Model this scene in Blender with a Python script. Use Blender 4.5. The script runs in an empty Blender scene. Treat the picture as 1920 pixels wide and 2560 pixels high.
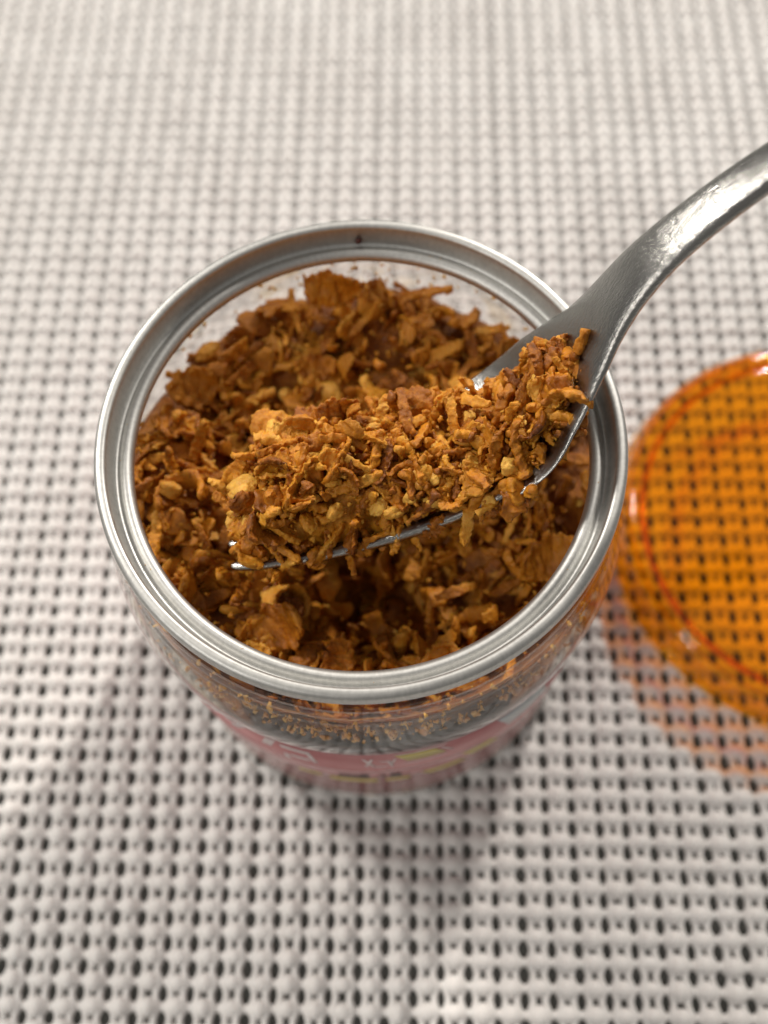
import bpy, math, random
import numpy as np
from mathutils import Vector, Matrix, noise

K = 0.001            # everything below is written in millimetres; the scene is in metres
sc = bpy.context.scene
random.seed(7)
rng = np.random.default_rng(7)

# ------------------------------------------------------------------ camera
RIM = 86.0           # height of the jar rim above the placemat
CAM = Vector((3.12, -70.84, 138.23 + RIM))
PITCH, ROLL = 1.176, -0.053
fw = Vector((0, math.cos(PITCH), -math.sin(PITCH)))
up0 = Vector((0, math.sin(PITCH), math.cos(PITCH)))
rt0 = Vector((1, 0, 0))
rt = rt0 * math.cos(ROLL) + up0 * math.sin(ROLL)
up = up0 * math.cos(ROLL) - rt0 * math.sin(ROLL)
cam_d = bpy.data.cameras.new("camera")
cam = bpy.data.objects.new("camera", cam_d)
sc.collection.objects.link(cam)
cam.matrix_world = Matrix((( rt.x, up.x, -fw.x, CAM.x * K), (rt.y, up.y, -fw.y, CAM.y * K), (rt.z, up.z, -fw.z, CAM.z * K), (0, 0, 0, 1)))
cam_d.sensor_fit = 'HORIZONTAL'
cam_d.sensor_width = 36.0
cam_d.lens = 2494 / 1920 * 36
cam_d.clip_start, cam_d.clip_end = 0.005, 20
cam_d.dof.use_dof = True
cam_d.dof.focus_distance = 0.148
cam_d.dof.aperture_fstop = 13.5
sc.camera = cam

# ------------------------------------------------------------------ room light
w = bpy.data.worlds.new("World"); sc.world = w; w.use_nodes = True
bg = w.node_tree.nodes["Background"]
bg.inputs[0].default_value = (1.0, 0.95, 0.89, 1)
bg.inputs[1].default_value = 0.23

def lamp(name, loc, target, size, power, col):
    d = bpy.data.lights.new(name, 'AREA'); d.shape = 'DISK'; d.size = size; d.energy = power; d.color = col
    o = bpy.data.objects.new(name, d); sc.collection.objects.link(o)
    o.location = loc
    o.rotation_euler = (Vector(target) - Vector(loc)).to_track_quat('-Z', 'Y').to_euler()
    return o
lamp("ceiling_lamp", (-0.80, 0.74, 1.08), (0, 0, 0.05), 0.30, 15.0, (1.0, 0.945, 0.865))
lamp("ceiling_lamp", (0.52, 0.92, 0.78), (0, 0, 0.05), 0.09, 12.0, (1.0, 0.935, 0.85))
lamp("ceiling_lamp", (-0.85, -0.55, 0.95), (0, 0, 0.05), 0.34, 4.2, (1.0, 0.95, 0.88))

sc.view_settings.view_transform = 'Standard'
sc.view_settings.look = 'None'
sc.view_settings.exposure = 0.0
sc.view_settings.gamma = 1.0
sc.render.engine = 'CYCLES'
sc.cycles.use_denoising = True
sc.cycles.max_bounces = 10
sc.cycles.diffuse_bounces = 4
sc.cycles.transparent_max_bounces = 24
sc.cycles.caustics_reflective = False
sc.cycles.caustics_refractive = False
sc.cycles.sample_clamp_indirect = 4.0

# ------------------------------------------------------------------ helpers
def mesh(name, V, F, smooth=True):
    me = bpy.data.meshes.new(name)
    me.from_pydata([tuple(v) for v in np.asarray(V, float) * K], [], [tuple(map(int, f)) for f in F])
    if smooth: me.polygons.foreach_set('use_smooth', [True] * len(me.polygons))
    me.update()
    return me

def obj(name, me, mat=None, parent=None, **props):
    o = bpy.data.objects.new(name, me); sc.collection.objects.link(o)
    if mat is not None and me is not None and not me.materials: me.materials.append(mat)
    if parent is not None: o.parent = parent
    for k, v in props.items(): o[k] = v
    return o

def thing(name, label, cat, loc=(0, 0, 0), group=None):
    o = bpy.data.objects.new(name, None); sc.collection.objects.link(o)
    o.empty_display_size = 0.01
    o.location = Vector(loc) * K
    o['label'] = label; o['category'] = cat
    if group: o['group'] = group
    return o

def tube_faces(n, m, caps=True, off=0):
    F = []
    for i in range(n - 1):
        for j in range(m):
            a = off + i * m + j; b = off + i * m + (j + 1) % m
            F.append((a, b, b + m, a + m))
    if caps:
        F.append(tuple(off + j for j in range(m))[::-1])
        F.append(tuple(off + (n - 1) * m + j for j in range(m)))
    return F

def lathe(name, prof, segs=192, closed=False, flute=0, depth=0.0):
    prof = np.array(prof, float); n = len(prof)
    a = np.linspace(0, 2 * np.pi, segs, endpoint=False)
    rr = prof[:, :1] + (depth * np.cos(flute * a)[None, :] * np.exp(-((prof[:, 1:] - 5.5) / 2.6) ** 4) if flute else 0 * a[None, :])
    V = np.stack([rr * np.cos(a), rr * np.sin(a), np.repeat(prof[:, 1:2], segs, 1)], 2).reshape(-1, 3)
    F = []
    for i in range(n if closed else n - 1):
        i2 = (i + 1) % n
        for j in range(segs):
            j2 = (j + 1) % segs
            F.append((i * segs + j, i * segs + j2, i2 * segs + j2, i2 * segs + j))
    return mesh(name, V, F)

def smooth_prof(pts, k=4):
    """Catmull-Rom through profile points"""
    p = np.array(pts, float); q = np.vstack([2 * p[0] - p[1], p, 2 * p[-1] - p[-2]]); out = []
    for i in range(1, len(q) - 2):
        for t in np.linspace(0, 1, k, endpoint=False):
            a, b, c, d = q[i - 1:i + 3]
            out.append(.5 * (2 * b + (c - a) * t + (2 * a - 5 * b + 4 * c - d) * t * t + (3 * b - a - 3 * c + d) * t ** 3))
    out.append(p[-1]); return np.array(out)

def ncubic(x, y, xx):
    x = np.asarray(x, float); y = np.asarray(y, float); n = len(x); hh = np.diff(x); M = np.eye(n); r = np.zeros(n)
    for i in range(1, n - 1):
        M[i, i-1] = hh[i-1]; M[i, i] = 2 * (hh[i-1] + hh[i]); M[i, i+1] = hh[i]
        r[i] = 6 * ((y[i+1] - y[i]) / hh[i] - (y[i] - y[i-1]) / hh[i-1])
    m = np.linalg.solve(M, r); xx = np.asarray(xx, float)
    i = np.clip(np.searchsorted(x, xx) - 1, 0, n - 2); a = x[i+1] - xx; b = xx - x[i]; H = hh[i]
    return m[i]*a**3/6/H + m[i+1]*b**3/6/H + (y[i]/H - m[i]*H/6)*a + (y[i+1]/H - m[i+1]*H/6)*b

# ------------------------------------------------------------------ materials
class NT:
    def __init__(s, name):
        s.m = bpy.data.materials.new(name); s.m.use_nodes = True; s.t = s.m.node_tree; s.t.nodes.clear()
        s.out = s.t.nodes.new('ShaderNodeOutputMaterial')
    def n(s, typ, **kw):
        nd = s.t.nodes.new(typ)
        for k, v in kw.items():
            if k == 'i':
                for kk, vv in v.items():
                    if isinstance(vv, bpy.types.NodeSocket): s.t.links.new(vv, nd.inputs[kk])
                    else: nd.inputs[kk].default_value = vv
            else: setattr(nd, k, v)
        return nd
    def link(s, a, b): s.t.links.new(a, b)
    def done(s, sh): s.link(sh, s.out.inputs[0]); return s.m
    def ramp(s, fac, stops):
        r = s.n('ShaderNodeValToRGB', i={0: fac}); e = r.color_ramp.elements
        while len(e) > 1: e.remove(e[-1])
        e[0].position, e[0].color = stops[0][0], (*stops[0][1], 1)
        for p, c in stops[1:]:
            x = e.new(p); x.color = (*c, 1)
        return r.outputs[0]
    def math(s, op, a, b=0.0, c=None):
        i = {0: a, 1: b}
        if c is not None: i[2] = c
        return s.n('ShaderNodeMath', operation=op, i=i).outputs[0]
    def noise(s, vec, scale, detail=4, rough=.55, dist=0.0):
        return s.n('ShaderNodeTexNoise', i={'Vector': vec, 'Scale': scale, 'Detail': detail, 'Roughness': rough, 'Distortion': dist}).outputs[0]
    def coords(s, which='Object'): return s.n('ShaderNodeTexCoord').outputs[which]
    def bump(s, hgt, strength, dist): return s.n('ShaderNodeBump', i={'Height': hgt, 'Strength': strength, 'Distance': dist}).outputs[0]

def mat_vinyl():
    t = NT('white_vinyl'); co = t.n('ShaderNodeNewGeometry').outputs['Position']
    n1 = t.noise(co, 35, 3); n2 = t.noise(co, 900, 4)
    c = t.ramp(n1, [(.3, (.705, .685, .67)), (.7, (.765, .75, .738))])
    b = t.n('ShaderNodeBsdfPrincipled', i={'Base Color': c, 'Roughness': .48, 'Specular IOR Level': .35,
            'Subsurface Weight': .12, 'Subsurface Radius': (.0012, .0010, .0009), 'Subsurface Scale': 1.0, 'Normal': t.bump(n2, .25, .0002)})
    return t.done(b.outputs[0])
def mat_table():
    t = NT('dark_table'); co = t.coords(); n = t.noise(co, 20, 5)
    c = t.ramp(n, [(.3, (.27, .275, .26)), (.7, (.34, .345, .325))])
    return t.done(t.n('ShaderNodeBsdfPrincipled', i={'Base Color': c, 'Roughness': .6}).outputs[0])
def mat_aluminium():
    t = NT('satin_aluminium'); co = t.coords()
    sx = t.n('ShaderNodeSeparateXYZ', i={0: co})
    r = t.math('SQRT', t.math('ADD', t.math('MULTIPLY', sx.outputs[0], sx.outputs[0]), t.math('MULTIPLY', sx.outputs[1], sx.outputs[1])))
    an = t.math('ARCTAN2', sx.outputs[1], sx.outputs[0])
    v = t.n('ShaderNodeCombineXYZ', i={0: t.math('MULTIPLY', r, 2600.0), 1: t.math('MULTIPLY', an, 5.0), 2: t.math('MULTIPLY', sx.outputs[2], 2600.0)}).outputs[0]
    v2 = t.n('ShaderNodeCombineXYZ', i={0: t.math('MULTIPLY', r, 900.0), 1: t.math('MULTIPLY', an, 60.0), 2: t.math('MULTIPLY', sx.outputs[2], 900.0)}).outputs[0]
    n1 = t.noise(v, 1.0, 3, .6); n2 = t.noise(v2, 1.0, 3, .6)
    ro = t.math('MULTIPLY_ADD', n1, .20, .38)
    c = t.ramp(n2, [(.3, (.50, .50, .485)), (.7, (.60, .597, .58))])
    b = t.n('ShaderNodeBsdfPrincipled', i={'Base Color': c, 'Metallic': 1.0, 'Roughness': ro, 'Normal': t.bump(t.math('ADD', n1, t.math('MULTIPLY', n2, .6)), .16, .00012)})
    return t.done(b.outputs[0])
def mat_steel():
    t = NT('scratched_steel'); co = t.coords()
    mp = t.n('ShaderNodeMapping', i={'Vector': co, 'Scale': (260, 3600, 1800)}).outputs[0]
    n1 = t.noise(mp, 1.0, 4, .6); n2 = t.noise(t.n('ShaderNodeMapping', i={'Vector': co, 'Scale': (420, 900, 900)}).outputs[0], 1.0, 5, .7); n3 = t.noise(co, 60, 2)
    ro = t.math('MULTIPLY_ADD', n2, .22, .09)
    c = t.ramp(n3, [(.35, (.32, .316, .305)), (.7, (.41, .405, .39))])
    b = t.n('ShaderNodeBsdfPrincipled', i={'Base Color': c, 'Metallic': 1.0, 'Roughness': ro, 'Normal': t.bump(t.math('ADD', n1, t.math('MULTIPLY', n2, .8)), .55, .00018)})
    return t.done(b.outputs[0])
def mat_clear(name, tint, gloss=.045, ior=1.5, bumps=0.0, bscale=120, haze=0.0, refl=.72, pw=4.2, edge=None, film=None):
    """thin clear plastic: light goes straight through, tinted once for each face; the rest mirrors by Fresnel"""
    t = NT(name)
    lw = t.n('ShaderNodeLayerWeight', i={0: .5})                 # facing ratio, same from both sides
    col = (*tint, 1)
    if edge:                                                    # a slanting ray runs through more plastic
        col = t.n('ShaderNodeMix', data_type='RGBA', i={0: t.math('POWER', lw.outputs['Facing'], 2.0), 6: (*tint, 1), 7: (*edge, 1)}).outputs[2]
    if film:                                                    # smears of frying oil
        fm = t.n('ShaderNodeMapRange', i={0: t.noise(t.coords(), 95, 5, .65, .8), 1: .50, 2: .68}).outputs[0]
        col = t.n('ShaderNodeMix', data_type='RGBA', i={0: fm, 6: (*tint, 1), 7: (*film, 1)}).outputs[2]
    tr = t.n('ShaderNodeBsdfTransparent', i={0: col})
    if haze:
        rf = t.n('ShaderNodeBsdfRefraction', i={'Color': (*tint, 1), 'Roughness': .20, 'IOR': 1.03})
        hz = t.n('ShaderNodeMapRange', i={0: t.n('ShaderNodeSeparateXYZ', i={0: t.coords()}).outputs[1], 1: -.030, 2: .012, 3: haze * .15, 4: haze}).outputs[0]
        tr = t.n('ShaderNodeMixShader', i={0: hz, 1: tr.outputs[0], 2: rf.outputs[0]})
    i = {0: (1, 1, 1, 1), 1: gloss}
    if bumps: i['Normal'] = t.bump(t.noise(t.coords(), bscale, 3), bumps, .0006)
    gl = t.n('ShaderNodeBsdfGlossy', i=i)
    f5 = t.math('POWER', lw.outputs['Facing'], pw)
    f0 = ((ior - 1) / (ior + 1)) ** 2
    fr = t.math('MULTIPLY_ADD', f5, refl, f0)
    return t.done(t.n('ShaderNodeMixShader', i={0: fr, 1: tr.outputs[0], 2: gl.outputs[0]}).outputs[0])
def mat_plain(name, col, rough=.35, **kw):
    t = NT(name); n = t.noise(t.coords(), 150, 4)
    c = t.ramp(n, [(.25, tuple(x * .9 for x in col)), (.75, col)])
    return t.done(t.n('ShaderNodeBsdfPrincipled', i={'Base Color': c, 'Roughness': rough, **kw}).outputs[0])
def mat_label():
    t = NT('printed_label'); co = t.coords(); n = t.noise(co, 60, 3)
    c = t.ramp(n, [(.35, (.50, .21, .215)), (.65, (.60, .31, .31))])
    return t.done(t.n('ShaderNodeBsdfPrincipled', i={'Base Color': c, 'Roughness': .17, 'Specular IOR Level': .30}).outputs[0])
def mat_food(name, island=False, shift=0.0):
    t = NT(name); co = t.coords()
    rnd = t.n('ShaderNodeNewGeometry').outputs['Random Per Island'] if island else t.n('ShaderNodeObjectInfo').outputs['Random']
    off = t.n('ShaderNodeCombineXYZ', i={0: t.math('MULTIPLY', rnd, 3.1), 1: t.math('MULTIPLY', rnd, 1.7), 2: rnd}).outputs[0]
    v = t.n('ShaderNodeVectorMath', operation='ADD', i={0: co, 1: off}).outputs[0]
    nl = t.noise(v, 230, 3, .55, .4); nf = t.noise(v, 1500, 4, .65); nb = t.noise(v, 4200, 3, .6)
    k = t.math('ADD', t.math('MULTIPLY', nl, .75), t.math('ADD', t.math('MULTIPLY', rnd, .46), t.math('MULTIPLY_ADD', nf, .44, -.33 + shift)))
    c = t.ramp(k, [(.12, (.125, .032, .003)), (.30, (.335, .104, .007)), (.48, (.54, .195, .012)), (.68, (.70, .295, .025)), (.92, (.86, .465, .082))])
    vo = t.n('ShaderNodeTexVoronoi', i={'Vector': v, 'Scale': 900}).outputs[0]
    hgt = t.math('ADD', t.math('MULTIPLY', nf, 1.0), t.math('ADD', t.math('MULTIPLY', nb, .35), t.math('MULTIPLY', vo, .35)))
    ro = t.math('MULTIPLY_ADD', nf, .55, .12)
    b = t.n('ShaderNodeBsdfPrincipled', i={'Base Color': c, 'Roughness': ro, 'Specular IOR Level': .36,
            'Subsurface Weight': .20, 'Subsurface Radius': (.0016, .0006, .00015), 'Subsurface Scale': 1.0, 'Normal': t.bump(hgt, .75, .00035)})
    return t.done(b.outputs[0])

M_vinyl, M_table, M_alu, M_steel = mat_vinyl(), mat_table(), mat_aluminium(), mat_steel()
M_pet = mat_clear('clear_plastic', (.982, .978, .97), .035, 1.36, .05, 160, .52, 1.0, 4.2)
M_pet_in = mat_clear('clear_plastic_inside', (.982, .978, .97), .035, 1.36, 0, 160, 0, .25, 5.0, None, (.97, .86, .66))
M_orange = mat_clear('orange_plastic', (.998, .755, .10), .05, 1.46, .15, 90, 0, .72, 4.2, (.97, .50, .03))
M_skirt = mat_clear('orange_plastic_skirt', (.998, .79, .12), .05, 1.46, .15, 90, 0, .72, 4.2, (.975, .60, .05))
M_label = mat_label()
M_food, M_gold = mat_food('fried_shallot'), mat_food('fried_golden_bit', shift=.36)
M_foodi, M_goldi = mat_food('fried_shallot_mass', True), mat_food('fried_crumbs', True, .12)
M_food_dark = mat_food('fried_shallot_dark', shift=-.14)

# ------------------------------------------------------------------ table and woven placemat
tb = obj('table_top', mesh('table_top', [(-700, -500, 0), (700, -500, 0), (700, 900, 0), (-700, 900, 0), (-700, -500, -20), (700, -500, -20), (700, 900, -20), (-700, 900, -20)],
        [(0, 1, 2, 3), (7, 6, 5, 4), (0, 4, 5, 1), (1, 5, 6, 2), (2, 6, 7, 3), (3, 7, 4, 0)], False), M_table, kind='structure')
tb.location.z = -3.7 * K

YAW = math.radians(-3.7)
CX, CY = 5.70, 4.78                     # weave repeat across and along
NXC, NYC = 70, 92
HX, HY = 61.93, -69.0                     # one of the large holes lies here
mat_root = thing('placemat', 'white woven vinyl placemat with dark holes under the jar and the lid', 'placemat')
mat_root.rotation_euler.z = YAW
def weft_mesh(seed):
    r = np.random.default_rng(seed); m = 12; k = 12
    xs = (np.arange(NXC * k + 1) / k - NXC / 2)            # in cells; a bulge sits at every whole + .5
    ph = np.cos(2 * np.pi * (xs - .5))                      # 1 at the bulge, -1 at the link
    cell = np.floor(xs).astype(int) + NXC
    js = np.interp(xs, np.arange(-NXC, NXC + 1) + .5, 1 + .085 * r.standard_normal(2 * NXC + 1))
    jz = np.interp(xs, np.arange(-NXC, NXC + 1) + .5, .17 * r.standard_normal(2 * NXC + 1))
    jy = np.interp(xs, np.arange(-NXC, NXC + 1) + .5, .14 * r.standard_normal(2 * NXC + 1))
    g = (.5 + .5 * ph) ** .7
    dx = np.abs(xs - np.floor(xs) - .5) * 2                 # 0 at the bulge, 1 at the link
    hy = (.74 + 1.20 * np.maximum(0, 1 - dx ** 1.5)) * js                       # half extent along the mat
    hz = (.72 + .98 * g) * js
    zc = -1.95 + .25 * g + jz * g
    a = np.linspace(0, 2 * np.pi, m, endpoint=False)
    V = np.stack([np.repeat(xs * CX, m).reshape(-1, m), jy[:, None] + np.outer(hy, np.cos(a)), zc[:, None] + np.outer(hz, np.sin(a))], 2).reshape(-1, 3)
    return mesh('weft_yarn', V, tube_faces(len(xs), m))
def warp_mesh(seed, side):
    r = np.random.default_rng(seed + 50); m = 8; k = 6
    ys = np.arange(NYC * k + 1) / k - NYC / 2               # row of bulges at every whole + .5, holes between
    g = .5 + .5 * np.cos(2 * np.pi * (ys - .5))
    jx = np.interp(ys, np.arange(-NYC, NYC + 1) * .5, .09 * r.standard_normal(2 * NYC + 1))
    x = jx + side * .62 * (g - .30)                         # strands draw together between the rows
    zc = -1.80 + .15 * g
    hx = .73 + .20 * g; hz = .80 + .1 * g
    a = np.linspace(0, 2 * np.pi, m, endpoint=False)
    V = np.stack([x[:, None] + np.outer(hx, np.cos(a)), np.repeat(ys * CY, m).reshape(-1, m), zc[:, None] + np.outer(hz, np.sin(a))], 2).reshape(-1, 3)
    return mesh('warp_yarn', V, tube_faces(len(ys), m))
wefts = [weft_mesh(i) for i in range(6)]; warps = [warp_mesh(i, -1 if i < 3 else 1) for i in range(6)]
for me in wefts + warps: me.materials.append(M_vinyl)
hc, hs = math.cos(-YAW), math.sin(-YAW)
hx0, hy0 = hc * HX - hs * HY, hs * HX + hc * HY
ox = hx0 - CX * round(hx0 / CX) + 15 * 0                      # hole columns at ox + n*CX
oy = hy0 - CY * round(hy0 / CY)
MX0, MY0 = 10.0 // CX * CX, 55.0 // CY * CY                   # mat centre, kept on the grid
for j in range(NYC):
    o = obj('weft_yarn', wefts[(j * 5 + j // 6) % 6], None, mat_root)
    o.location = Vector((ox + MX0, oy + MY0 + (j - NYC / 2 + .5) * CY + random.gauss(0, .06), 0)) * K
for i in range(NXC):
    for sgn in (-1, 1):
        o = obj('warp_yarn', warps[(i + i // 4) % 3 + (3 if sgn > 0 else 0)], None, mat_root)
        o.location = Vector((ox + MX0 + (i - NXC / 2 + .5) * CX + sgn * 1.34 + random.gauss(0, .07), oy + MY0, 0)) * K

# ------------------------------------------------------------------ jar
jar = thing('jar', 'clear plastic jar with silver metal rim, full of fried shallots', 'jar')
outer = smooth_prof([(39.9, -2.6), (40.5, -3.6), (40.55, -5.2), (41.0, -6.2), (41.75, -7.0), (41.8, -7.8), (41.4, -8.5), (41.75, -9.6), (42.1, -10.9), (42.18, -11.5), (42.6, -12.6), (42.72, -13.3), (43.2, -14.8), (43.9, -17.4), (44.6, -20.2),
                     (44.85, -22.2), (44.85, -26.4), (44.5, -27.6), (44.05, -28.2), (44.05, -34), (44.05, -78), (44.05, -82.0), (43.6, -84.3), (42.2, -85.6), (39.5, -86.0), (37.5, -85.4), (35.5, -84.2), (30, -83.6), (10, -83.4), (.05, -83.4)], 3)
nrm = np.gradient(outer, axis=0); nrm /= np.linalg.norm(nrm, axis=1)[:, None]
inner = outer + .55 * np.stack([nrm[:, 1], -nrm[:, 0]], 1)
inner[:, 0] = np.maximum(inner[:, 0], .05)
ring = np.vstack([outer, inner[::-1]]); ring[:, 1] += RIM
body = obj('body', lathe('body', ring, 160), M_pet, jar)
body.data.materials.append(M_pet_in)
body.data.polygons.foreach_set('material_index', [0 if i // 160 < len(outer) else 1 for i in range(len(body.data.polygons))])
rim = smooth_prof([(40.4, -3.35), (41.1, -3.3), (41.45, -2.9), (41.55, -2.2), (41.5, -1.0), (41.35, -.35), (40.95, .0), (40.45, .1), (39.95, .02), (39.62, -.3), (39.5, -.9), (39.4, -2.2), (39.25, -3.4),
                   (39.0, -3.95), (38.65, -4.15), (38.35, -3.95), (38.0, -3.62), (37.5, -3.45), (36.95, -3.55), (36.5, -3.9), (36.25, -4.4), (36.25, -4.95), (36.5, -5.35), (36.95, -5.45), (37.3, -5.2)], 4)
under = [(37.6, -4.6), (38.4, -4.9), (39.4, -4.8), (39.9, -4.0), (40.1, -3.6)]
rim = np.vstack([rim, under]); rim[:, 1] += RIM
obj('rim', lathe('rim', rim, 256, True), M_alu, jar, label='silver aluminium ring crimped around the jar mouth')
# printed wrap label, with prints laid 0.05 mm proud
def arc_patch(name, a0, a1, z0, z1, r, shear=0.0, na=24, nz=2):
    V = []; F = []
    for iz in range(nz):
        for ia in range(na):
            t = iz / (nz - 1); a = math.radians(a0 + (a1 - a0) * ia / (na - 1) + shear * t); V.append((r * math.cos(a), r * math.sin(a), RIM + z0 + (z1 - z0) * t))
    n = len(V); V += [(x * (r - .03) / r, y * (r - .03) / r, z) for x, y, z in V]
    for iz in range(nz - 1):
        for ia in range(na - 1):
            a = iz * na + ia; F.append((a, a + 1, a + na + 1, a + na)); F.append((n + a, n + a + na, n + a + na + 1, n + a + 1))
    rimv = [i for i in range(na)] + [na * iz + na - 1 for iz in range(1, nz)] + [na * (nz - 1) + ia for ia in range(na - 2, -1, -1)] + [na * iz for iz in range(nz - 2, 0, -1)]
    for i, a in enumerate(rimv):
        b = rimv[(i + 1) % len(rimv)]; F.append((a, n + a, n + b, b))
    return mesh(name, V, F)
lab = obj('label', lathe('label', [(44.12, RIM - 29), (44.36, RIM - 29), (44.36, RIM - 82), (44.12, RIM - 82)], 160, True), M_label, jar, label='pink and red printed wrap label around the jar body')
M_pw, M_py, M_pk, M_pg = mat_plain('print_white', (.72, .60, .60)), mat_plain('print_yellow', (.62, .50, .16)), mat_plain('print_black', (.03, .03, .035)), mat_plain('print_grey', (.50, .53, .55))
# (kind, centre angle, angular half width, z0, z1, shear)
for m, a, da, z0, z1, sh in [
    (M_pg, -56, 6.5, -31, -46, 5), (M_pg, -62.5, .35, -31, -44, 5),
    (M_pw, -114, 1.2, -31, -40, -2.5), (M_pw, -109, 3.2, -33, -36, 0), (M_pw, -106, .6, -33, -44, 1), (M_pw, -108.5, 2.2, -41, -43.5, 0), (M_pw, -112, .7, -42, -47, 0),
    (M_pw, -121, 1.0, -31, -39, -4), (M_pw, -124, 2.0, -33, -35, 0), (M_pw, -127, .8, -31, -38, -4),
    (M_pw, -93.5, .35, -34, -42, 2.2), (M_pw, -91.5, .35, -34, -42, -1.6), (M_pw, -89, 1.2, -36.5, -37.3, .8), (M_pw, -88, .3, -37, -43, 1.0), (M_pw, -89.5, 1.4, -42, -42.8, -.6), (M_pw, -86.3, .3, -35, -41, -1.2),
    (M_py, -82, 4.5, -32, -39, 3), (M_pw, -84, 3.0, -31, -31.7, 1.5), (M_pw, -78, 3.4, -30.6, -31.4, -1), (M_pw, -80, 4.6, -40.6, -41.3, 1.4), (M_pw, -76, .3, -33, -39, 3),
    (M_py, -97, 6.0, -58, -62, 0), (M_py, -86, 3.0, -58, -61, 0), (M_py, -75, 5.0, -56, -60, 2), (M_py, -66, 4.0, -50, -56, 3), (M_py, -108, 3.0, -57, -60, 0),
    (M_pk, -98, 2.4, -53, -55.5, 0), (M_pk, -94.2, 1.2, -52, -56, 0), (M_pk, -86.5, 1.4, -52, -56, 0), (M_pk, -89.5, .8, -53, -55, 0),
    (M_pw, -101, 14, -49, -49.7, 0), (M_pw, -78, 12, -48, -48.7, 2)]:
    obj('print', arc_patch('print', a - da, a + da, z0, z1, 44.42, sh, 14), m, lab)

# ------------------------------------------------------------------ orange lid on the mat
lid = thing('snap_cap', 'translucent orange plastic lid lying on the placemat beside the jar', 'lid', (104.0, 10.2, 0))
def shell(pts, th, k=4):
    o_ = smooth_prof(pts, k); d = np.gradient(o_, axis=0); d /= np.linalg.norm(d, axis=1)[:, None]
    i_ = o_ + th * np.stack([d[:, 1], -d[:, 0]], 1); i_[:, 0] = np.maximum(i_[:, 0], .02)
    return np.vstack([o_, i_[::-1]])
obj('top_panel', lathe('top_panel', shell([(.03, 9.7), (20, 9.7), (40, 9.75), (41.4, 9.8), (41.9, 10.2), (42.3, 11.0), (43.0, 11.5), (43.8, 11.4), (44.4, 10.7)], -.9), 128, True), M_orange, lid)
obj('skirt', lathe('skirt', shell([(44.45, 10.55), (45.0, 10.1), (45.25, 9.3), (45.4, 7), (45.65, 4), (45.85, 2.4), (46.4, 1.9), (46.6, 1.2), (46.5, .5), (46.1, .15)], -.9), 480, True, 96, .40), M_skirt, lid)

# ------------------------------------------------------------------ fork
FA = np.array([-22.469, -10.644, -12.0 + RIM]); Fh = np.array([.93927, .25883, .22537]); Fu = np.array([-.29519, .27434, .91521]); Fv = np.array([-.17505, .92615, -.33408])
SK = [0, 15, 30, 45, 54, 60, 66, 72, 80, 90, 102, 120, 145, 175]
UK = [0, -3.69, -4.76, -3.56, -.04, 5.29, 11.22, 16.45, 20.88, 24.5, 27.35, 30.2, 31.6, 29.5]
WK = [8.95, 10.99, 12.59, 13.7, 13.12, 10.26, 6.59, 5.0, 4.2, 3.85, 3.45, 4.0, 6.2, 8.6]
U_ = lambda s: ncubic(SK, UK, s)
W_ = lambda s: ncubic(SK, WK, s)
sag_ = lambda s: np.interp(s, [0, 40, 54, 64, 110], [.3, 1.6, 1.8, .5, .2])
fork = thing('fork', 'scratched steel fork lifting a heap of fried shallots out of the jar', 'fork')
fork.matrix_world = Matrix(((Fh[0], Fv[0], Fu[0], FA[0] * K), (Fh[1], Fv[1], Fu[1], FA[1] * K), (Fh[2], Fv[2], Fu[2], FA[2] * K), (0, 0, 0, 1)))
def fork_pos(s, wv, t):                # fork coordinates -> world mm
    return FA + s * Fh + wv * Fv + (float(U_(s)) + t) * Fu
ss = np.concatenate([np.linspace(43.5, 80, 74), np.linspace(81, 175, 60)])
m = 40; a = np.linspace(0, 2 * np.pi, m, endpoint=False); V = []
Us, Ws = U_(ss), W_(ss); dU = np.gradient(Us, ss)
for i, s in enumerate(ss):
    e = np.interp(s, [43, 50, 62, 72, 175], [.9, .9, .9, .85, .8])
    c_ = np.sign(np.cos(a)) * np.abs(np.cos(a)) ** e; s_ = np.sign(np.sin(a)) * np.abs(np.sin(a)) ** e
    T = np.interp(s, [43.5, 52, 60, 68, 80, 175], [.85, .95, 1.35, 1.8, 1.75, 1.4])
    Wd = Ws[i] * np.interp(s, [43.5, 44.2, 45.5], [.93, .98, 1.0])
    y = Wd * c_; q = np.interp(s, [43, 57, 64, 175], [1.2, 1.6, .25, .1])
    z = T * s_ + q * (y / Wd) ** 2
    tn = np.array([1, dU[i]]) / math.hypot(1, dU[i])          # keep sections square to the curve
    for yy, zz in zip(y, z): V.append((s - zz * tn[1], yy, Us[i] + zz * tn[0]))
obj('handle', mesh('handle', V, tube_faces(len(ss), m)), M_steel, fork)
ts = np.concatenate([[0, .25, .8, 1.8, 3.2, 5], np.linspace(7, 46.5, 34)])
for k4, fr in enumerate((-.855, -.285, .285, .855)):
    V = []; m2 = 16; a2 = np.linspace(0, 2 * np.pi, m2, endpoint=False)
    for s in ts:
        hw = 1.30 * np.interp(s, [0, .25, .8, 1.8, 3.2, 5, 20, 46.5], [.22, .40, .55, .68, .82, .92, 1.0, 1.12])
        T = .95 * np.interp(s, [0, .3, 1.5, 5, 46], [.35, .55, .75, .9, 1.0])
        c_ = np.sign(np.cos(a2)) * np.abs(np.cos(a2)) ** .7; s_ = np.sign(np.sin(a2)) * np.abs(np.sin(a2)) ** .7
        y0 = fr * (float(W_(s)) - .4); z0 = float(U_(s)) + 1.2 * fr * fr * np.interp(s, [0, 46], [.3, 1])
        for cc, s2 in zip(c_, s_): V.append((s, y0 + hw * cc, z0 + T * s2))
    obj('tine', mesh('tine', V, tube_faces(len(ts), m2)), M_steel, fork)

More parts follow.
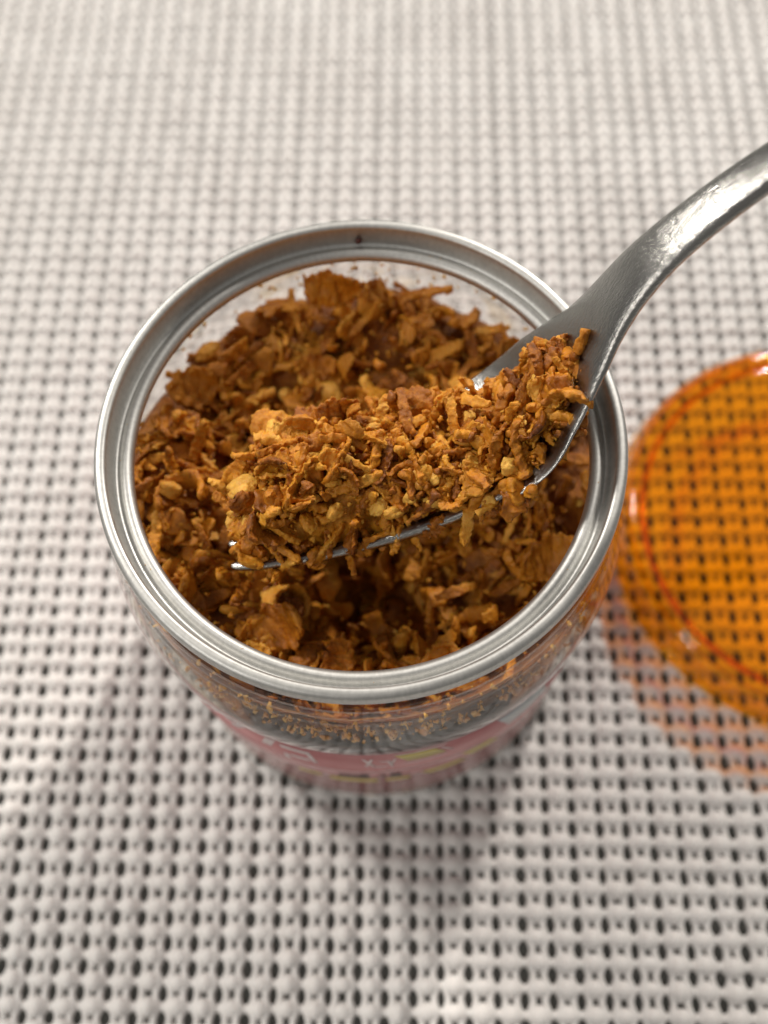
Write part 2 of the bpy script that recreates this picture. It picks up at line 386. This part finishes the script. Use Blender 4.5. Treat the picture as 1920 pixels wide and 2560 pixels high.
# ------------------------------------------------------------------ fried shallot pieces
def nz(p, f, seed): return noise.noise(Vector((p[0] * f + seed * 7.3, p[1] * f - seed * 3.1, p[2] * f + seed * 1.7)))
def fbm(p, f, seed):
    return nz(p, f, seed) + .5 * nz(p, f * 2.1, seed + 1) + .28 * nz(p, f * 4.3, seed + 2)

def flake(seed, L, Wd, T, curl, twist, rag=.35, cup=.25, n=26, m=14, rough=.30):
    """a torn strip or chip of fried shallot: a flattened, curling, crinkled sweep"""
    r = random.Random(seed); V = []
    ang = r.uniform(0, 6); px = py = 0.0; kx = [r.uniform(-.6, .6) for _ in range(4)]
    th = 0.0; path = []
    for i in range(n):
        u = i / (n - 1)
        th += (curl + kx[0] * math.sin(3 * u + ang) + .7 * kx[1] * math.sin(9 * u + ang * 2)) / n
        px += math.cos(th) * L / n; py += math.sin(th) * L / n
        path.append((px, py, th))
    c = np.mean([(a_, b_) for a_, b_, _ in path], axis=0)
    for i, (x, z, th) in enumerate(path):
        u = i / (n - 1)
        env = (math.sin(math.pi * min(1, max(0, .06 + .88 * u))) ** .42)
        wl = Wd * env * (1 + rag * (1.3 * nz((u * 5, 0, 0), 1, seed) + .9 * nz((u * 17, 3, 0), 1, seed)))
        wr = Wd * env * (1 + rag * (1.3 * nz((u * 5, 9, 0), 1, seed) + .9 * nz((u * 17, 6, 0), 1, seed)))
        tw = twist * (u - .5)
        for j in range(m):
            f = 2 * math.pi * j / m
            cx, sx = math.cos(f), math.sin(f)
            y = (wl if cx > 0 else wr) * math.copysign(abs(cx) ** .8, cx) * .5
            t = T * .5 * math.copysign(abs(sx) ** .9, sx) * (.75 + .5 * env) + cup * Wd * ((2 * y / Wd) ** 2 - .4) * .5
            y, t = y * math.cos(tw) - t * math.sin(tw), y * math.sin(tw) + t * math.cos(tw)
            p = np.array([x - c[0] - math.sin(th) * t, y, z - c[1] + math.cos(th) * t])
            d = rough * np.array([fbm(p, .95, seed), fbm(p, .95, seed + 11), 1.25 * fbm(p, .95, seed + 23)])
            V.append(p + d)
    return np.array(V), tube_faces(n, m)

_ico = {}
def ico(sub):
    if sub not in _ico:
        import bmesh
        bm = bmesh.new(); bmesh.ops.create_icosphere(bm, subdivisions=sub, radius=1)
        _ico[sub] = (np.array([v.co[:] for v in bm.verts]), [tuple(v.index for v in f.verts) for f in bm.faces]); bm.free()
    return _ico[sub]
def nugget(seed, sx, sy, sz, sub=4, amp=.30):
    V, F = ico(sub); out = []
    for p in V:
        d = 1 + amp * (1.1 * nz(p, 1.1, seed) + .55 * nz(p, 2.4, seed + 3) + .30 * nz(p, 5.2, seed + 5) + .16 * nz(p, 11, seed + 9))
        out.append(p * d * np.array([sx, sy, sz]))
    return np.array(out), F

P = {}                                   # prototypes: name -> list of (verts, faces, mesh)
def proto(kind, vf, mat):
    me = mesh(kind, *vf); me.materials.append(mat); P.setdefault(kind, []).append((vf[0], vf[1], me))
for i in range(9):  proto('strip', flake(100 + i, random.uniform(8, 13), random.uniform(1.7, 2.9), 1.05, random.uniform(-1.4, 1.4), random.uniform(-1.4, 1.4), .20, .35, 46, 20, .32), M_food)
for i in range(9):  proto('chip', flake(200 + i, random.uniform(7, 10), random.uniform(4.4, 7.0), .85, random.uniform(-2.2, 2.2), random.uniform(-.9, .9), .20, .28, 40, 30, .44), M_food)
for i in range(5):  proto('curl', flake(300 + i, random.uniform(13, 18), random.uniform(3.0, 4.4), 1.0, random.choice((-1, 1)) * random.uniform(3.0, 4.6), random.uniform(-.8, .8), .25, .15, 54, 20, .38), M_food)
for i in range(8):  proto('shred', flake(400 + i, random.uniform(4.5, 7.5), random.uniform(1.3, 2.1), 1.2, random.uniform(-1.3, 1.3), random.uniform(-2, 2), .25, .3, 34, 18, .36), M_food)
for i in range(8):  proto('scrap', flake(500 + i, random.uniform(3.0, 4.8), random.uniform(2.2, 3.6), 1.1, random.uniform(-1.6, 1.6), random.uniform(-1, 1), .32, .3, 28, 22, .42), M_food)
for i in range(8):  proto('sliver', flake(1000 + i, random.uniform(5, 9.5), random.uniform(.9, 1.5), .75, random.uniform(-1.4, 1.4), random.uniform(-1.5, 1.5), .35, .2, 34, 14, .30), M_food)
for i in range(8):  proto('nugget', nugget(600 + i, random.uniform(1.3, 2.1), random.uniform(1.0, 1.6), random.uniform(.9, 1.3)), M_gold)
for i in range(6):  proto('low_strip', flake(700 + i, random.uniform(9, 13), random.uniform(2.4, 4.5), .8, random.uniform(-1.4, 1.4), random.uniform(-1, 1), .4, .3, 12, 8, .4), M_food)
for i in range(6):  proto('crumb', flake(800 + i, 2.2, random.uniform(.9, 1.5), .6, random.uniform(-1.5, 1.5), 1.0, .6, .3, 9, 7, .40), M_goldi)

def rot(ax, ay, az): return np.array(Matrix.Rotation(az, 3, 'Z') @ Matrix.Rotation(ay, 3, 'Y') @ Matrix.Rotation(ax, 3, 'X'))
def frame(nv, spin, jitter):
    n_ = Vector(nv).normalized()
    q = n_.to_track_quat('Z', 'Y').to_matrix() @ Matrix.Rotation(spin, 3, 'Z')
    j = Matrix.Rotation(random.gauss(0, jitter), 3, 'X') @ Matrix.Rotation(random.gauss(0, jitter), 3, 'Y')
    return np.array(q @ j)
def put(name, kind, idx, R3, pos, s, parent, **props):
    V, F, me = P[kind][idx % len(P[kind])]
    o = obj(name, me, None, parent, **props)
    o.matrix_local = Matrix.Translation(Vector(pos) * K) @ Matrix([list(r_) for r_ in R3]).to_4x4() @ Matrix.Scale(s, 4)
    return o
def joined(name, items, mat, parent=None, **props):
    VV = []; FF = []; off = 0
    for (kind, idx, R3, pos, s) in items:
        V, F, _ = P[kind][idx % len(P[kind])]
        VV.append(V @ R3.T * s + pos); FF += [tuple(x + off for x in f) for f in F]; off += len(V)
    return obj(name, mesh(name, np.vstack(VV), FF), mat, parent, **props)

# ---- the pile in the jar
def pile_z(x, y):
    z = -25.0 + 2.2 * fbm((x, y, 0), .07, 41)
    z += 11.0 * math.exp(-((x + 36) ** 2 / 190 + (y - 4) ** 2 / 420))           # climbs the wall on the left
    z += 5.5 * math.exp(-((y - 38) ** 2 + x * x * .07) / 150)            # and at the back
    z += 5.0 * math.exp(-((x + 20) ** 2 + (y + 20) ** 2) / 130)
    z -= 15.0 * math.exp(-((x + 2) ** 2 / 120 + (y + 16) ** 2 / 90))      # scooped-out pit below the fork
    z -= 5.0 * math.exp(-((x - 18) ** 2 + (y + 18) ** 2) / 220)
    r_ = math.hypot(x, y); front = max(0.0, -y / (r_ + 1e-6))
    z += 16.0 * front ** .8 * math.exp(-((r_ - 43) / 3.2) ** 2)           # still clings to the near wall
    z += 1.2 * max(0.0, y / (r_ + 1e-6)) ** .5 * math.exp(-((r_ - 42) / 6.0) ** 2)   # and fills out to the far wall
    return z + RIM
def wall_r(z):
    z -= RIM
    return float(np.interp(z, [-84, -82, -28, -21, -13, -8, -5, 0], [38, 43.2, 43.2, 43.7, 41.9, 40.2, 36.0, 35.0]))
pile = thing('fried_shallot_pile', 'deep pile of brown fried shallots filling the inside of the jar', 'fried shallots', (0, 0, 0))
# the packed mass below
G = 56; V = []; F = []
for i in range(G + 1):
    for j in range(72):
        a_ = 2 * math.pi * j / 72; r_ = 42.6 * i / G; x, y = r_ * math.cos(a_), r_ * math.sin(a_)
        z = pile_z(x, y) - 4.0 + 1.2 * fbm((x, y, 3), .35, 77)
        k_ = min(1.0, (wall_r(z) - .5) / max(r_, 1e-6)); V.append((x * k_, y * k_, z))
for i in range(G):
    for j in range(72): F.append((i * 72 + j, i * 72 + (j + 1) % 72, (i + 1) * 72 + (j + 1) % 72, (i + 1) * 72 + j))
b0 = len(V)
for j in range(72):
    a_ = 2 * math.pi * j / 72; V.append((42.6 * math.cos(a_), 42.6 * math.sin(a_), 4))
for j in range(72): F.append((G * 72 + j, G * 72 + (j + 1) % 72, b0 + (j + 1) % 72, b0 + j))
F.append(tuple(b0 + j for j in range(72)))
obj('packed_mass', mesh('packed_mass', V, F), M_food, pile, kind='stuff')

def fits(kind, idx, R3, pos, s, tol=.15):
    V = P[kind][idx % len(P[kind])][0] @ R3.T * s + pos
    rr = np.hypot(V[:, 0], V[:, 1]); lim = np.interp(V[:, 2] - RIM, [-84, -82, -28, -21, -13, -8, -5, 0], [38, 43.2, 43.2, 43.7, 41.9, 40.2, 36.0, 35.0])
    return (rr < lim - tol).all()
def pile_normal(x, y):
    e = 1.5
    return (-(pile_z(x + e, y) - pile_z(x - e, y)) / 2 / e, -(pile_z(x, y + e) - pile_z(x, y - e)) / 2 / e, 1.0)
low = []
tries = 0
while len(low) < 420 and tries < 4000:
    tries += 1
    r_ = 41.5 * math.sqrt(random.random()); a_ = random.uniform(0, 6.283); x, y = r_ * math.cos(a_), r_ * math.sin(a_)
    R3 = frame(pile_normal(x, y), random.uniform(0, 6.28), .55); it = ('low_strip', random.randrange(6), R3, np.array((x, y, pile_z(x, y) + random.uniform(-4.5, -1))), random.uniform(.8, 1.15))
    if fits(*it): low.append(it)
joined('shallot_mass', low, M_foodi, pile, kind='stuff')
# pieces that can be told apart
heroes = [   # kind, idx, x, y, z above pile, size, rotation
    ('curl', 0, -30.5, -1.5, 3.0, .95, (1.1, .2, 1.0)), ('chip', 1, -15.5, -24.5, 3.0, 1.35, (.35, .15, .5)), ('strip', 2, -24.0, -15.5, 2.5, 1.0, (.3, .9, 1.25)), ('strip', 5, -21.0, -18.5, 2.5, 1.0, (.2, .9, 1.4)),
    ('chip', 3, -4.0, 37.0, 5.5, 1.25, (1.25, .1, .1)), ('chip', 6, 2.0, 20.0, 3.0, .8, (-.3, .2, .4)), ('chip', 4, 31.5, -14.0, 4.0, 1.3, (.9, .7, .8)), ('strip', 7, 9.0, -31.0, 3.0, 1.25, (.3, -.4, .75)), ('chip', 8, 12.0, -30.5, 2.0, 1.1, (.4, -.4, .9)),
    ('strip', 1, 15.0, -18.0, 5.0, .95, (.2, .2, .35)), ('curl', 2, 19.0, -22.0, 3.0, .9, (.4, .2, .3)), ('chip', 0, -32, 12, 1.0, 1.1, (.2, 1.0, .4)), ('chip', 7, -30, 21, 1.5, 1.2, (.9, .6, .8)), ('strip', 8, -22, 28, 3.0, .95, (1.0, .3, .6)),
    ('chip', 5, -20, -29.0, 1.5, .9, (.6, .3, .2)), ('chip', 2, -6.0, -30.0, 3.0, .95, (.5, -.2, 1.2))]
npc = 0
for kd, ix, x, y, dz, s, e in heroes:
    R3 = rot(*e); pos = np.array((x, y, pile_z(x, y) + dz))
    for _ in range(40):
        if fits(kd, ix, R3, pos, s): break
        pos[:2] *= .985
    put({'strip': 'shallot_strip', 'chip': 'shallot_chip', 'curl': 'shallot_curl'}[kd], kd, ix, R3, pos, s, pile); npc += 1
tries = 0
names = {'strip': 'shallot_strip', 'chip': 'shallot_chip', 'curl': 'shallot_curl', 'shred': 'shallot_shred', 'scrap': 'shallot_scrap', 'nugget': 'fried_nugget', 'sliver': 'shallot_sliver'}
while npc < 296 and tries < 6000:
    tries += 1
    r_ = 41.0 * math.sqrt(random.random()); a_ = random.uniform(0, 6.283); x, y = r_ * math.cos(a_), r_ * math.sin(a_)
    kd = random.choices(('strip', 'chip', 'curl', 'shred', 'sliver', 'nugget'), (48, 18, 8, 14, 20, 5))[0]
    s = random.uniform(.8, 1.2) * (1.1 if kd in ('nugget', 'scrap', 'shred') else .92)
    ix = random.randrange(len(P[kd]))
    R3 = frame(pile_normal(x, y), random.uniform(0, 6.28), .60)
    pos = np.array((x, y, pile_z(x, y) + random.uniform(-2.0, 1.4)))
    if fits(kd, ix, R3, pos, s): put(names[kd], kd, ix, R3, pos, s, pile); npc += 1
# small bits lying in the pile
bits = []
while len(bits) < 600:
    r_ = 40 * math.sqrt(random.random()); a_ = random.uniform(0, 6.283); x, y = r_ * math.cos(a_), r_ * math.sin(a_)
    bits.append(('crumb', random.randrange(6), rot(random.uniform(0, 6), random.uniform(0, 6), random.uniform(0, 6)), np.array((x, y, pile_z(x, y) + random.uniform(-1.5, 1.8))), random.uniform(.25, .8)))
joined('fried_crumbs', bits, M_goldi, pile, kind='stuff')

# ---- the heap on the fork
HS = [1.6, 4.0, 8.5, 15, 24, 33, 42, 50, 57, 62]
def heap_T(s): return float(np.interp(s, HS, [1.5, 5.5, 10.0, 14.0, 13.0, 9.5, 7.0, 5.5, 4.0, .5]))
def heap_wc(s): return float(np.interp(s, HS, [0, .6, 1.4, 2.4, 1.8, .2, -1.0, -1.6, -1.0, 0]))
def heap_W(s): return float(np.interp(s, HS, [6.5, 8.5, 10.5, 11.5, 11.8, 11.4, 11.0, 10.0, 7.5, 3.5]))
def heap_h(s, f):                      # f in -1..1 across the heap
    return heap_T(s) * max(0.0, 1 - abs(f) ** 2.3) ** .62
def heap_pos(s, f, lift=0.0):
    t = heap_h(s, f); wv = heap_wc(s) + f * heap_W(s)
    l = 2.1 * fbm((s, wv, 0), .15, 91)
    return fork_pos(s, wv, t + .8 + l * min(1, t / 5) + lift)
def heap_n(s, f):
    e1 = heap_pos(min(61.5, s + 1.2), f) - heap_pos(max(.1, s - 1.2), f); e2 = heap_pos(s, min(.98, f + .09)) - heap_pos(s, max(-.98, f - .09))
    return np.cross(e1, e2)
heap = thing('fried_shallot_heap', 'heap of golden brown fried shallot bits on the fork', 'fried shallots', (0, 0, 0))
V = []; F = []; ns, nf = 170, 80
for i in range(ns + 1):
    s = 4.6 + 56.4 * i / ns
    for j in range(nf + 1):
        f = -1 + 2 * j / nf; p = heap_pos(s, f * (.78 if f < 0 else .92), -3.2 - 1.4 * max(0, -f)); q = 1.3 * fbm(p, .40, 55) + .5 * fbm(p, 1.3, 58)
        V.append(p + Fu * q + Fv * .6 * fbm(p, .7, 61) + Fh * .6 * fbm(p, .7, 63))
    for j in range(nf + 1):
        f = 1 - 2 * j / nf; V.append(fork_pos(s, heap_wc(s) + f * .93 * heap_W(s), .5))
F = tube_faces(ns + 1, 2 * (nf + 1))
obj('clumped_core', mesh('clumped_core', V, F), M_food, heap, kind='stuff')
hp = [  # heroes: kind, idx, s, f, lift, size, spin
    ('nugget', 0, 33.0, -.62, 1.2, 1.25, .3), ('nugget', 2, 19.0, -.28, 1.5, 1.2, 1.2), ('nugget', 4, 6.5, -.1, 1.5, 1.3, 2.0), ('nugget', 5, 46.0, -.86, 1.5, .85, 0.2), ('nugget', 1, 14.0, .45, 1.2, 1.05, 0.9),
    ('shred', 0, 5.5, -.80, 1.6, 1.3, 1.45), ('scrap', 1, 12.0, -.65, 1.6, 1.6, .5), ('chip', 3, 44.0, -.35, 1.8, .80, .8), ('chip', 6, 15.0, .85, 1.8, .75, 1.4), ('strip', 2, 41, .1, 1.5, .75, .6),
    ('strip', 4, 52, -.1, 1.2, .72, .3), ('scrap', 4, 57, .35, 1.2, 1.4, .7), ('scrap', 6, 56, -.45, 1.4, 1.5, 1.2), ('shred', 3, 40, -.95, .8, 1.1, 1.3), ('scrap', 2, 46.5, -1.0, .4, 1.5, 1.3), ('nugget', 6, 30, -.2, 1.0, .8, 1.0), ('nugget', 7, 37, -.3, 1.2, .85, 2.0)]
hp += [('shred', 1, 8, -1.06, -.6, 1.0, .9), ('scrap', 3, 13, -1.04, -.6, 1.2, 2.0), ('scrap', 5, 21, -1.05, -.8, 1.1, .3), ('shred', 5, 26, -1.05, -.8, .9, 1.5), ('scrap', 0, 32, -1.04, -.6, 1.15, .9),
       ('shred', 6, 37, -1.10, -1.5, 1.2, 1.4), ('chip', 2, 43, -1.02, -.2, .75, .4), ('scrap', 7, 45, -1.12, -1.6, 1.5, 1.1), ('shred', 2, 47, -1.16, -2.6, 1.2, 1.6), ('nugget', 3, 41, -1.0, .6, .95, .4), ('nugget', 2, 44.5, -.98, 1.6, .9, 1.4),
       ('chip', 8, 17, .1, 2.4, .7, .3), ('curl', 1, 27, .3, 1.0, .5, 1.0), ('chip', 0, 22, -.5, 1.6, .7, 2.2), ('strip', 6, 31, .5, 1.6, .7, 1.9)]
for kd, ix, s, f, l, sz, sp in hp:
    put(names[kd], kd, ix, frame(heap_n(s, max(-.95, min(.95, f))), sp, .25), heap_pos(s, f, l * .5), sz, heap)
n2 = len(hp)
while n2 < 298:
    s = random.uniform(2.6, 61); f = random.uniform(-1.0, .1) if random.random() < .68 else random.uniform(.1, 1.0)
    kd = random.choices(('strip', 'chip', 'shred', 'scrap', 'nugget', 'sliver'), (24, 22, 18, 15, 10, 13))[0]
    sz = random.uniform(.8, 1.3) * (.80 if kd in ('strip', 'chip', 'sliver') else 1.0 if kd != 'nugget' else .72)
    put(names[kd], kd, random.randrange(8), frame(heap_n(s, f * .95), random.uniform(0, 6.28), .85), heap_pos(s, f, random.uniform(-1.0, 1.0)), sz, heap); n2 += 1
under_ = []
for _ in range(260):
    s = random.uniform(3.2, 60.5); f = random.uniform(-1.0, -.25) if random.random() < .7 else random.uniform(-.25, .98)
    under_.append((random.choice(('shred', 'scrap', 'sliver')), random.randrange(8), frame(heap_n(s, f * .95), random.uniform(0, 6.28), .8), heap_pos(s, f, random.uniform(-3.2, -1.4)), random.uniform(.75, 1.1)))
joined('shallot_mass', under_, M_foodi, heap, kind='stuff')
bits = []
for _ in range(380):
    s = random.uniform(4, 61); f = random.uniform(-1.0, 1.0) if random.random() < .5 else random.uniform(-1, -.2)
    bits.append(('crumb', random.randrange(6), rot(random.uniform(0, 6), random.uniform(0, 6), random.uniform(0, 6)), heap_pos(s, f, random.uniform(-.6, 1.0)), random.uniform(.2, .62)))
joined('fried_crumbs', bits, M_goldi, heap, kind='stuff')

# ---- crumbs stuck to the plastic and the rim
stuck = []
for _ in range(330):                    # along the shoulder at the front
    a_ = math.radians(random.gauss(-92, 32)); z = random.triangular(-22.5, -10, -21)
    r_ = wall_r(z + RIM) - .25
    stuck.append(('crumb', random.randrange(6), rot(random.uniform(0, 6), random.uniform(0, 6), random.uniform(0, 6)), np.array((r_ * math.cos(a_), r_ * math.sin(a_), z + RIM)), random.choice((.13, .18, .24, .32, .42, .6))))
for _ in range(110):                    # on the inside of the far wall
    a_ = math.radians(random.gauss(85, 38)); z = random.uniform(-20, -6)
    r_ = wall_r(z + RIM) - .35 if z < -8 else 39.6
    stuck.append(('crumb', random.randrange(6), rot(random.uniform(0, 6), random.uniform(0, 6), random.uniform(0, 6)), np.array((r_ * math.cos(a_), r_ * math.sin(a_), z + RIM)), random.choice((.14, .2, .28, .38, .5))))
for _ in range(26):                     # dust on the ledge of the rim
    a_ = math.radians(random.uniform(0, 360)); r_ = random.uniform(36.8, 38.2)
    stuck.append(('crumb', random.randrange(6), rot(random.uniform(0, 6), random.uniform(0, 6), random.uniform(0, 6)), np.array((r_ * math.cos(a_), r_ * math.sin(a_), RIM - 3.42 - .5 * abs(r_ - 37.5))), random.uniform(.06, .16)))
joined('wall_crumbs', stuck, mat_food('pale_crumbs', True, .30), None, kind='stuff', label='tiny golden crumbs stuck to the inside of the clear jar wall', category='crumbs')
sp_ = obj('chilli_speck', mesh('chilli_speck', *nugget(950, .55, .4, .75, 3, .4)), mat_plain('chilli_red', (.10, .02, .012), .4), None, label='tiny dark red speck on the far inside of the metal rim', category='speck')
sp_.location = Vector((1.2, 39.0, RIM - 3.0)) * K
